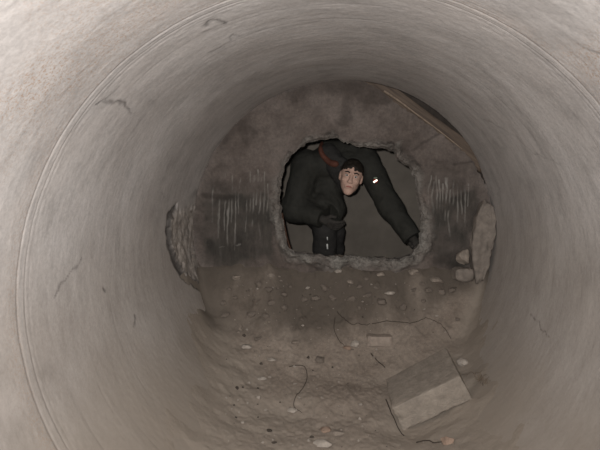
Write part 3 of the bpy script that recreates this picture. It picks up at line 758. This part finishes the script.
def leg_into(S, h_, kn, an, g, k=.03):
    S.cap(h_, kn, .092+g, .060+g, k); S.cap(kn, kn+(an-kn)*.35, .058+g, .058+g, k); S.cap(kn+(an-kn)*.35, an, .058+g, .036+g, k)
def foot_into(S, an, to, g, k=.02):
    S.cap(an, an+np.array([0, .03, -.055]), .038+g, .036+g, k); S.cap(an+np.array([0, .02, -.06]), to, .036+g, .028+g, k)
# body: one continuous surface
S = Field(LO, HI, .0055)
torso_into(S, -.012)
S.cap(NECK0+np.array([0, .03, -.01]), hp(0, -.03, -.05), .062, .052, .03)
arm_into(S, SR, ER, WR, -.008); arm_into(S, SL, EL, WL, -.008)
leg_into(S, HIPR, KR, AR, -.010); leg_into(S, HIPL, KL, AL, -.010); foot_into(S, AR, TR, -.006); foot_into(S, AL, TL, -.006)
hand_into(S, WR, HR, **HAND_R); hand_into(S, WL, HL, **HAND_L)
head_into(S)
person = obj('person', S.mesh('person'), M_skin, label='person in dark jacket bending down in the chamber to look through the hole', cat='person')
ORG = np.array([PEL[0], PEL[1], ZFL])
recenter(person.data, ORG); person.location = ORG
def part(name, me, mat, label=None, parent=None):
    recenter(me, ORG); o_ = bpy.data.objects.new(name, me); COL.objects.link(o_); me.materials.append(mat); o_.parent = person
    if parent is not None: o_.parent = parent
    if label: o_['label'] = label
    return o_
# jacket
S = Field(LO, HI, .0065)
torso_into(S, .012, .06); arm_into(S, SR, ER, WR, .024, .05); arm_into(S, SL, EL, WL, .020, .05); S.cap(SL+(EL-SL)*.3, EL, .074, .076, .05); S.cap(EL, WL, .076, .060, .04)
S.cap(SR, ER, .088, .078, .06); S.cap(ER, WR+(WR-ER)*-.15, .075, .06, .05)
S.cap(at(305, 190, 4.25), at(310, 208, 4.28), .10, .085, .08)          # cloth hanging between arm and chest
S.cap(at(328, 190, 4.22), at(335, 209, 4.18), .085, .080, .06); S.cap(at(322, 205, 4.15), at(330, 222, 4.12), .07, .075, .05)
S.cap(at(328, 150, 4.22), at(362, 150, 4.20), .065, .07, .06)         # back and yoke above the head
S.f += .006*fbm(S.P*np.array([13, 13, 9]), 3, 205)+.003*fbm(S.P*34, 2, 207)
dn, _ = seg_dist(S.P, NECK0+np.array([-.01, .03, .0]), hp(0, .02, -.02)); S.f = np.maximum(S.f, .067-dn)
S.f = np.maximum(S.f, .108-np.linalg.norm(S.P-HEADC, axis=-1))
S.f = np.maximum(S.f, S.P[..., 1]-4.72)
for wv_, el in ((WR, ER), (WL, EL)):
    d = (wv_-el)/np.linalg.norm(wv_-el); e = (S.P-wv_)@d+.005; near = np.linalg.norm(S.P-wv_, axis=-1) < .13
    S.f = np.where(near, np.maximum(S.f, e), S.f)
jacket = part('jacket', S.mesh('jacket'), M_jacket)
# trousers
S = Field(LO, HI, .0065)
S.ell(PEL, (.178, .142, .15), None, .05); leg_into(S, HIPR, KR, AR, .014, .05); leg_into(S, HIPL, KL, AL, .014, .05)
S.cap(KR, AR, .074, .066, .04); S.cap(KL, AL, .072, .064, .04)
S.f += .005*fbm(S.P*np.array([14, 14, 22]), 3, 215)
S.f = np.maximum(S.f, (ZFL+.115)-S.P[..., 2])
trousers = part('trousers', S.mesh('trousers'), M_trouser)
for an, to in ((AR, TR), (AL, TL)):
    S = Field(np.minimum(an, to)-.13, np.maximum(an, to)+np.array([.13, .13, .16]), .005)
    foot_into(S, an, to, .012, .02); S.cap(an, an+np.array([0, .0, .06]), .056, .058, .02)
    S.f = np.maximum(S.f, (ZFL+.004)-S.P[..., 2]); part('boot', S.mesh('boot'), M_boot)
for wr, hc, hd in ((WR, HR, HAND_R), (WL, HL, HAND_L)):
    S = Field(wr-.26, wr+.26, .0035); hand_into(S, wr, hc, inflate=.0028, **hd)
    d = (hc-wr)/np.linalg.norm(hc-wr); S.f = np.maximum(S.f, -((S.P-wr)@d)-.02); part('glove', S.mesh('glove'), M_glove)
# hair: cap over crown and back
S = Field(HEADC-.2, HEADC+.2, .004)
S.ell(hp(0, -.024, .036), (.080, .096, .089), HM, .02)
L_ = (S.P-HEADC)@HM
S.f += .003*fbm(S.P*60, 2, 221)
S.f = np.maximum(S.f, -(L_[..., 2]-.045+np.maximum(0, -(L_[..., 1]-.03))*.75))
part('hair', S.mesh('hair'), M_hair)
def ball(name, c, r_, mat, parent=None, sc=(1, 1, 1), M=HM):
    bm = bmesh.new(); bmesh.ops.create_uvsphere(bm, u_segments=20, v_segments=12, radius=r_)
    for v in bm.verts: v.co = Vector(c)+Vector(M@(np.array(v.co[:])*np.array(sc)))
    me = bpy.data.meshes.new(name); bm.to_mesh(me); bm.free(); me.polygons.foreach_set('use_smooth', np.ones(len(me.polygons), bool))
    return part(name, me, mat, None, parent)
for sx in (-1, 1):
    e = ball('eye', hp(sx*.029, .069, .011), .0125, M_eye, None, (1, 1, .7)); ball('iris', hp(sx*.029, .0785, .011), .0055, M_iris, e, (1, .7, 1))
    me = tube_mesh('eyebrow', catmull([hp(sx*.014, .091, .031), hp(sx*.03, .091, .036), hp(sx*.046, .080, .031)], 5), .0045, 7); part('eyebrow', me, M_hair)
me = tube_mesh('lips', catmull([hp(-.022, .080, -.063), hp(-.008, .088, -.060), hp(.008, .088, -.060), hp(.022, .080, -.063)], 5), .0055, 8, lambda t: .5+2*t*(1-t)); part('lips', me, M_lip)
# dark scarf close round the neck
S = Field(np.minimum(NECK0, HEADC)-.2, np.maximum(NECK0, HEADC)+.2, .005)
S.cap(NECK0+np.array([0, .02, -.01]), hp(0, -.038, -.055), .080, .066, .02); S.cap(NECK0+np.array([0, -.03, .03]), hp(-.0, -.06, .01), .06, .05, .02)
S.f += .006*fbm(S.P*np.array([22, 22, 40]), 3, 231)
scarf = part('scarf', S.mesh('scarf'), M_trouser)
# orange red collar edge showing at the upper left of the neck, laid on the cloth
def cloth(o_):
    a = np.empty(len(o_.data.vertices)*3, np.float32); o_.data.vertices.foreach_get('co', a); return a.reshape(-1, 3)+ORG
CV = np.concatenate([cloth(jacket), cloth(scarf)])
def on_cloth(px, py, back=.0):
    d = ray(px, py); d = d/np.linalg.norm(d); v = CV-CAM; t = v@d; e = np.linalg.norm(v-t[:, None]*d, axis=1)
    ok = e < .009; return CAM+d*(t[ok].min()+back)
cp = catmull([on_cloth(*q_) for q_ in [(322, 143), (320.5, 148), (322, 154), (326, 159), (331, 163), (336, 164)]], 5)
S = Field(np.min(cp, 0)-.06, np.max(cp, 0)+.06, .004)
for k_, (a_, b_) in enumerate(zip(cp[:-1], cp[1:])): S.cap(a_, b_, .011+.0004*k_, .011+.0004*k_, .008)
part('collar', S.mesh('collar'), M_orange, 'orange red collar')
# painted glowing glint on the left sleeve, shiny strip on the right shin
lp = at(375.5, 181, 3.985)
dirc = CAM-lp; dirc /= np.linalg.norm(dirc)
LM = np.stack([np.cross(dirc, [0, 0, 1]), dirc, [0, 0, 1]], -1)
cl = ball('sleeve_glint', lp, .018, M_redp, jacket, (1, .8, .85), LM); cl['label'] = 'small red rimmed spot on the sleeve with a painted glint'
ball('lens', lp+dirc*.011, .0085, M_glint, cl, (1.2, .8, 1), LM) if False else None
bm = None
part('glint_glow', (lambda m_: m_)(tube_mesh('glint_glow', catmull([lp+dirc*.013+np.array([-.012, 0, -.008]), lp+dirc*.018, lp+dirc*.013+np.array([.010, 0, .006])], 5), .0062, 8)), M_glint, None, jacket)
ball('glint_cap', lp+np.array([.0, .004, .020]), .012, M_greenp, jacket, (1.2, .8, .6), LM)
sp = [at(327.3, 236, 4.075), at(327.3, 243, 4.085), at(327.6, 248, 4.095)]
# find the cloth surface along the sight line so the tape lies on the shin
dgv = np.empty(len(trousers.data.vertices)*3, np.float32); trousers.data.vertices.foreach_get('co', dgv); dgv = dgv.reshape(-1, 3)+ORG
def on_shin(px, py):
    d = ray(px, py); d = d/np.linalg.norm(d); v = dgv-CAM; t = v@d; e = np.linalg.norm(v-t[:, None]*d, axis=1)
    ok = e < .012; return CAM+d*(t[ok].min()-.002) if ok.any() else at(px, py, 4.09)
for y0, y1, rr in ((237, 240, .004), (244, 249, .006)):
    me = tube_mesh('reflective_strip', [on_shin(327.2, y0), on_shin(327.3, (y0+y1)/2), on_shin(327.5, y1)], rr, 8)
    part('reflective_strip', me, M_strip, None, trousers)

# ------------------------------------------------------------------ light: the camera's flash and a little daylight from the open end behind
def light(name, typ, loc, energy, col, **k):
    l = bpy.data.lights.new(name, typ); l.energy = energy; l.color = col
    for a, v in k.items(): setattr(l, a, v)
    o_ = bpy.data.objects.new(name, l); COL.objects.link(o_); o_.location = loc; return o_
fl = light('camera_flash', 'SPOT', tuple(CAM+c_u*.06-c_r*.05), 235, (1, .975, .952), spot_size=math.radians(118), spot_blend=1.0, shadow_soft_size=.018)
fl.rotation_euler = (cam.matrix_world.to_3x3() @ Matrix.Rotation(math.radians(4), 3, 'Y') @ Matrix.Rotation(math.radians(3), 3, 'X')).to_euler()
w = bpy.data.worlds.new('world'); scn.world = w; w.use_nodes = True
w.node_tree.nodes['Background'].inputs['Color'].default_value = (.9, .95, 1, 1); w.node_tree.nodes['Background'].inputs['Strength'].default_value = .25
scn.view_settings.view_transform = 'Standard'; scn.view_settings.look = 'None'; scn.view_settings.gamma = 1; scn.view_settings.use_curve_mapping = False
scn.view_settings.exposure = 0
scn.cycles.max_bounces = 6; scn.cycles.diffuse_bounces = 5
